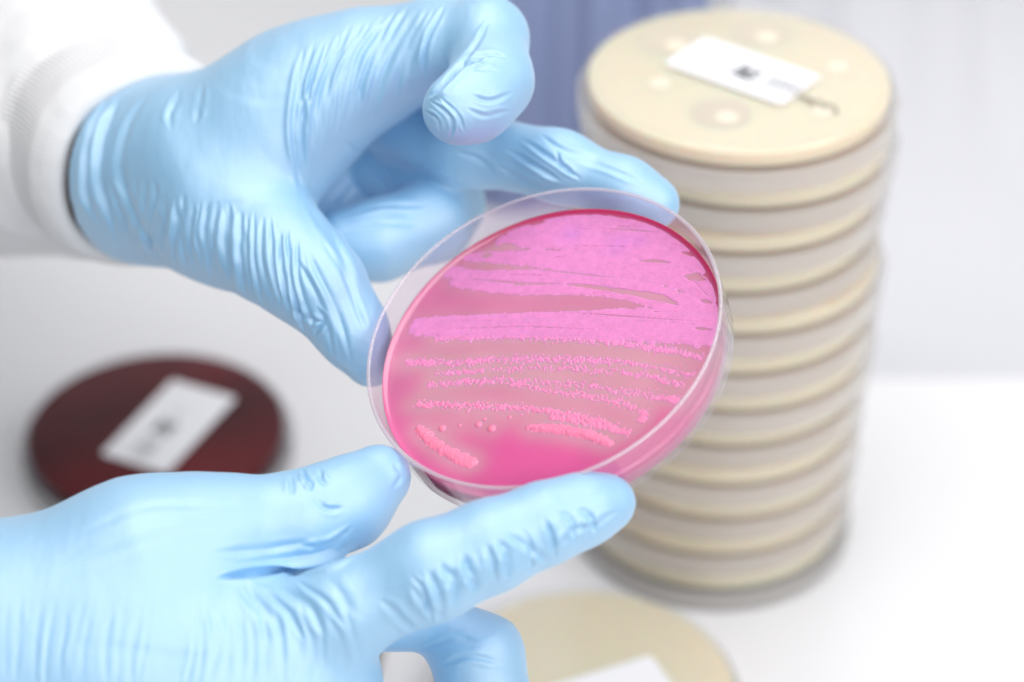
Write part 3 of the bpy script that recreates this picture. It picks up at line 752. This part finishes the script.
# the tall stack: twelve dishes
NST = 12; top_c = on_z(739, 72, 13.9+PIT*(NST-1)); bot_c = on_z(711, 518, 0)
ordinal = ['topmost', 'second', 'third', 'fourth', 'fifth', 'sixth', 'seventh', 'eighth', 'ninth', 'tenth', 'eleventh', 'lowest']
for i in range(NST):                          # i counts from the top
    z = PIT*(NST-1-i); f = z/(PIT*(NST-1))
    c = top_c*f+bot_c*(1-f); jx, jy = (0, 0) if i in (0,) else (random.uniform(-1.7, 1.7), random.uniform(-1.4, 1.4))
    loc = (c[0]+jx, c[1]+jy, z)
    if i == 0: lab = 'topmost cream agar dish of the tall stack, white sticker and pale discs on it'
    elif i == NST-1: lab = 'lowest cream agar dish of the tall stack, standing on the bench'
    else: lab = ordinal[i]+' cream agar dish from the top of the tall stack'
    d = stored_dish(loc, 'agar_cream', 'clear_stack', lab, rot=random.uniform(0, 6), group='cream agar dishes in the tall stack')
    if i == 0:
        d.rotation_euler = (0, 0, 0)
        zt = z+13.0
        cor = [local2(loc, x, y, zt) for x, y in ((702, 36), (819, 76), (785, 106), (666, 65))]
        cx, cy = np.mean(cor, axis=0); e = np.array(cor[1])-np.array(cor[0]); w = np.hypot(*e); ang = math.atan2(e[1], e[0])
        hgt_ = np.hypot(*(np.array(cor[3])-np.array(cor[0])))
        sticker(d, cx, cy, w, hgt_, ang, print_marks(0, -3))
        for x, y, zs in ((727, 118, 1), (676, 46, 1), (767, 38, 1), (838, 68, 0), (660, 84, 0), (822, 112, 0)):
            lx, ly = local2(loc, x, y, z+12)
            if zs:
                qx, qy = local2(loc, x-6, y-4, z+12)
                slab('inhibition_zone', d, [(qx+8.5*math.cos(t), qy+8.5*math.sin(t)) for t in np.linspace(0, 6.2832, 33)[:-1]], 12.26, 12.29, M['zone'])
            slab('antibiotic_disc', d, [(lx+3.1*math.cos(t), ly+3.1*math.sin(t)) for t in np.linspace(0, 6.2832, 25)[:-1]], 12.30, 12.40, M['disc'])
        # short line of pen writing beside the sticker
        V, F = [], []
        for k in range(9):
            x = 799+k*4.6; y = 94+k*1.6+random.uniform(-1.5, 1.5)
            a = np.array(local2(loc, x, y, zt)); b = np.array(local2(loc, x+random.uniform(1, 4), y+random.uniform(3, 6), zt)); n_ = np.array([-(b-a)[1], (b-a)[0]]); n_ = n_/np.linalg.norm(n_)*.35
            q = len(V)
            for p_ in (a+n_, a-n_, b-n_, b+n_): V.append((*p_, 13.03))
            F.append((q, q+1, q+2, q+3))
        mesh_obj('handwriting', V, F, M['marker'], d, smooth=False)

# blood agar dish on the left
bl = on_z(156, 424, 13.5); loc = (bl[0], bl[1], 0)
d = stored_dish(loc, 'agar_blood', 'clear', 'dark red blood agar dish with a slanting white sticker, standing behind the lower hand', group='dark red dishes on the bench')
cor = [local2(loc, x, y, 13) for x, y in ((175, 379), (236, 400), (163, 474), (103, 453))]
cx, cy = np.mean(cor, axis=0); e = np.array(cor[3])-np.array(cor[0]); w = np.hypot(*e); ang = math.atan2(e[1], e[0]); h_ = np.hypot(*(np.array(cor[1])-np.array(cor[0])))
sticker(d, cx, cy, w, h_, ang, print_marks(0, -3))
# second dark dish, only glimpsed between thumb and index finger
b2 = on_z(232, 622, 13.5)
stored_dish((b2[0], b2[1], 0), 'agar_blood', 'clear', 'dark dish almost hidden under the lower hand, glimpsed between thumb and index finger', group='dark red dishes on the bench')
# cream dish cut by the lower edge
b3 = on_z(588, 686, 13.5); loc = (b3[0], b3[1], 0)
d = stored_dish(loc, 'agar_cream', 'clear_stack', 'cream agar dish lying alone at the front of the bench below the lower hand', rot=0)
cor = [local2(loc, x, y, 13) for x, y in ((651, 655), (678, 690))]
e0 = np.array(cor[0]); e1 = np.array(local2(loc, 560, 683, 13)); dirx = (e1-e0)/np.linalg.norm(e1-e0); ang = math.atan2(dirx[1], dirx[0]); diry = np.array([-dirx[1], dirx[0]])
if diry @ (np.array(cor[1])-e0) < 0: diry = -diry
cc = e0+dirx*21+diry*9.5
sticker(d, cc[0], cc[1], 42, 19, ang, [(x*1.0, y*1.0, w_, h_2) for x, y, w_, h_2 in print_marks(-6, 4)])

# ------------------------------------------------------------------ setting
def sheet(name, x0, x1, y0, y1, z, mat, th=20):
    V = [(x, y, zz) for zz in (z-th, z) for x, y in ((x0, y0), (x1, y0), (x1, y1), (x0, y1))]
    F = [(3, 2, 1, 0), (4, 5, 6, 7), (0, 1, 5, 4), (1, 2, 6, 5), (2, 3, 7, 6), (3, 0, 4, 7)]
    return mesh_obj(name, V, F, mat, smooth=False)
tag(sheet('bench_top', -1500, 1500, -700, 1500, 0, M['bench']), kind='structure')
wl = mesh_obj('wall', [(-1500, 1180, -20), (1500, 1180, -20), (1500, 1180, 1200), (-1500, 1180, 1200), (-1500, 1220, -20), (1500, 1220, -20), (1500, 1220, 1200), (-1500, 1220, 1200)],
     [(0, 1, 2, 3), (7, 6, 5, 4), (3, 2, 6, 7), (0, 4, 5, 1), (0, 3, 7, 4), (1, 5, 6, 2)], M['wall'], smooth=False)
tag(wl, kind='structure')
def ribbed_box(name, x0, x1, y0, dep, z1, pitch, amp, mat, label):
    """box with a wavy ribbed front"""
    n = int((x1-x0)/2); xs = np.linspace(x0, x1, n)
    fr = [(x, y0+amp*math.sin(2*math.pi*(x-x0)/pitch)+amp*.6*math.sin(2*math.pi*(x-x0)/(pitch*.37)+1)) for x in xs]
    pts = fr+[(x1, y0+dep), (x0, y0+dep)]
    root = empty(name, ((x0+x1)/2, y0+dep/2, 0)); cx, cy = (x0+x1)/2, y0+dep/2
    loc = [(x-cx, y-cy) for x, y in pts]
    slab('body', root, loc, 0, z1, mat)
    slab('rim', root, [(-(x1-x0)/2-2, -dep/2-6), ((x1-x0)/2+2, -dep/2-6), ((x1-x0)/2+2, dep/2+3), (-(x1-x0)/2-2, dep/2+3)], z1, z1+5, mat)
    return tag(root, label, 'storage box')
ribbed_box('storage_box', -22, 76, 775, 90, 190, 31, 2.0, M['slate'], 'slate blue ribbed plastic box behind the tall stack, far out of focus')
prof = [(660, .5)]+[(660+145*math.sin(t), .5+145*(1-math.cos(t))) for t in np.linspace(.05, math.pi/2, 22)]+[(806, 330)]
x0, x1, nx = 84, 720, 320
V = []; 
for i in range(nx+1):
    x = x0+(x1-x0)*i/nx
    for j, (y, z) in enumerate(prof):
        k = min(1, j/14)
        V.append((x, y-k*(1.6*math.sin(x*.11)+1.1*math.sin(x*.043+1)+.7*math.sin(x*.23+2)), z))
npf = len(prof)
for i in range(nx+1):                      # its back, 12 mm behind
    x = x0+(x1-x0)*i/nx
    for j, (y, z) in enumerate(prof): V.append((x, max(y+12, 667) if j else 655, z-1.4 if j < 3 else z-1.4))
F = []; o2 = (nx+1)*npf
for i in range(nx):
    for j in range(npf-1):
        a = i*npf+j; F.append((a, a+npf, a+npf+1, a+1)); F.append((o2+a, o2+a+1, o2+a+npf+1, o2+a+npf))
    F.append((i*npf+npf-1, (i+1)*npf+npf-1, o2+(i+1)*npf+npf-1, o2+i*npf+npf-1)); F.append((i*npf, o2+i*npf, o2+(i+1)*npf, (i+1)*npf))
for j in range(npf-1):
    F.append((j, j+1, o2+j+1, o2+j)); b_ = nx*npf+j; F.append((b_, o2+b_, o2+b_+1, b_+1))
pn = mesh_obj('back_panel', V, F, M['pale'], None, (300, 800, 0))
tag(pn, 'pale grey back panel curving up from the white bench at the right, behind the stack', 'panel')

# ------------------------------------------------------------------ light
def area(name, loc, target, size, power, color=(1, 1, 1)):
    l = bpy.data.lights.new(name, 'AREA'); l.shape = 'RECTANGLE'; l.size, l.size_y = size; l.energy = power; l.color = color
    o = bpy.data.objects.new(name, l); COL.objects.link(o); o.location = Vector(loc)*S
    o.rotation_euler = (Vector(target)-Vector(loc)).to_track_quat('-Z', 'Y').to_euler(); return o
area('ceiling_light', (-60, 560, 1300), (20, 500, 0), (1.1, .6), 10.2, (1, .99, .98))
area('window_light', (900, 150, 900), (50, 500, 60), (.5, .55), 4.7, (.97, .98, 1))
area('room_light', (420, -480, 860), (90, 600, 80), (1.0, .5), 8.3, (1, .99, .98))
world = bpy.data.worlds.new('World'); scene.world = world; world.use_nodes = True
bg = world.node_tree.nodes['Background']; bg.inputs[0].default_value = (.93, .96, 1, 1); bg.inputs[1].default_value = .30

# ------------------------------------------------------------------ camera
cd = bpy.data.cameras.new('Camera'); cam = bpy.data.objects.new('Camera', cd); COL.objects.link(cam)
cam.location = Vector(CAM)*S; cam.rotation_euler = (math.pi/2-PITCH, 0, 0)
cd.sensor_width = 36; cd.lens = FPX*36/1024; cd.clip_start = .01; cd.clip_end = 20
cd.dof.use_dof = True; cd.dof.focus_distance = .530; cd.dof.aperture_fstop = 5.6
scene.camera = cam
scene.view_settings.view_transform = 'Standard'; scene.view_settings.look = 'None'; scene.view_settings.exposure = 0.0
scene.view_settings.gamma = 1
scene.render.engine = 'CYCLES'
c = scene.cycles; c.use_denoising = True; c.max_bounces = 14; c.transmission_bounces = 12; c.transparent_max_bounces = 40
c.diffuse_bounces = 5; c.glossy_bounces = 6; c.caustics_refractive = True; c.sample_clamp_indirect = 6; c.blur_glossy = .5
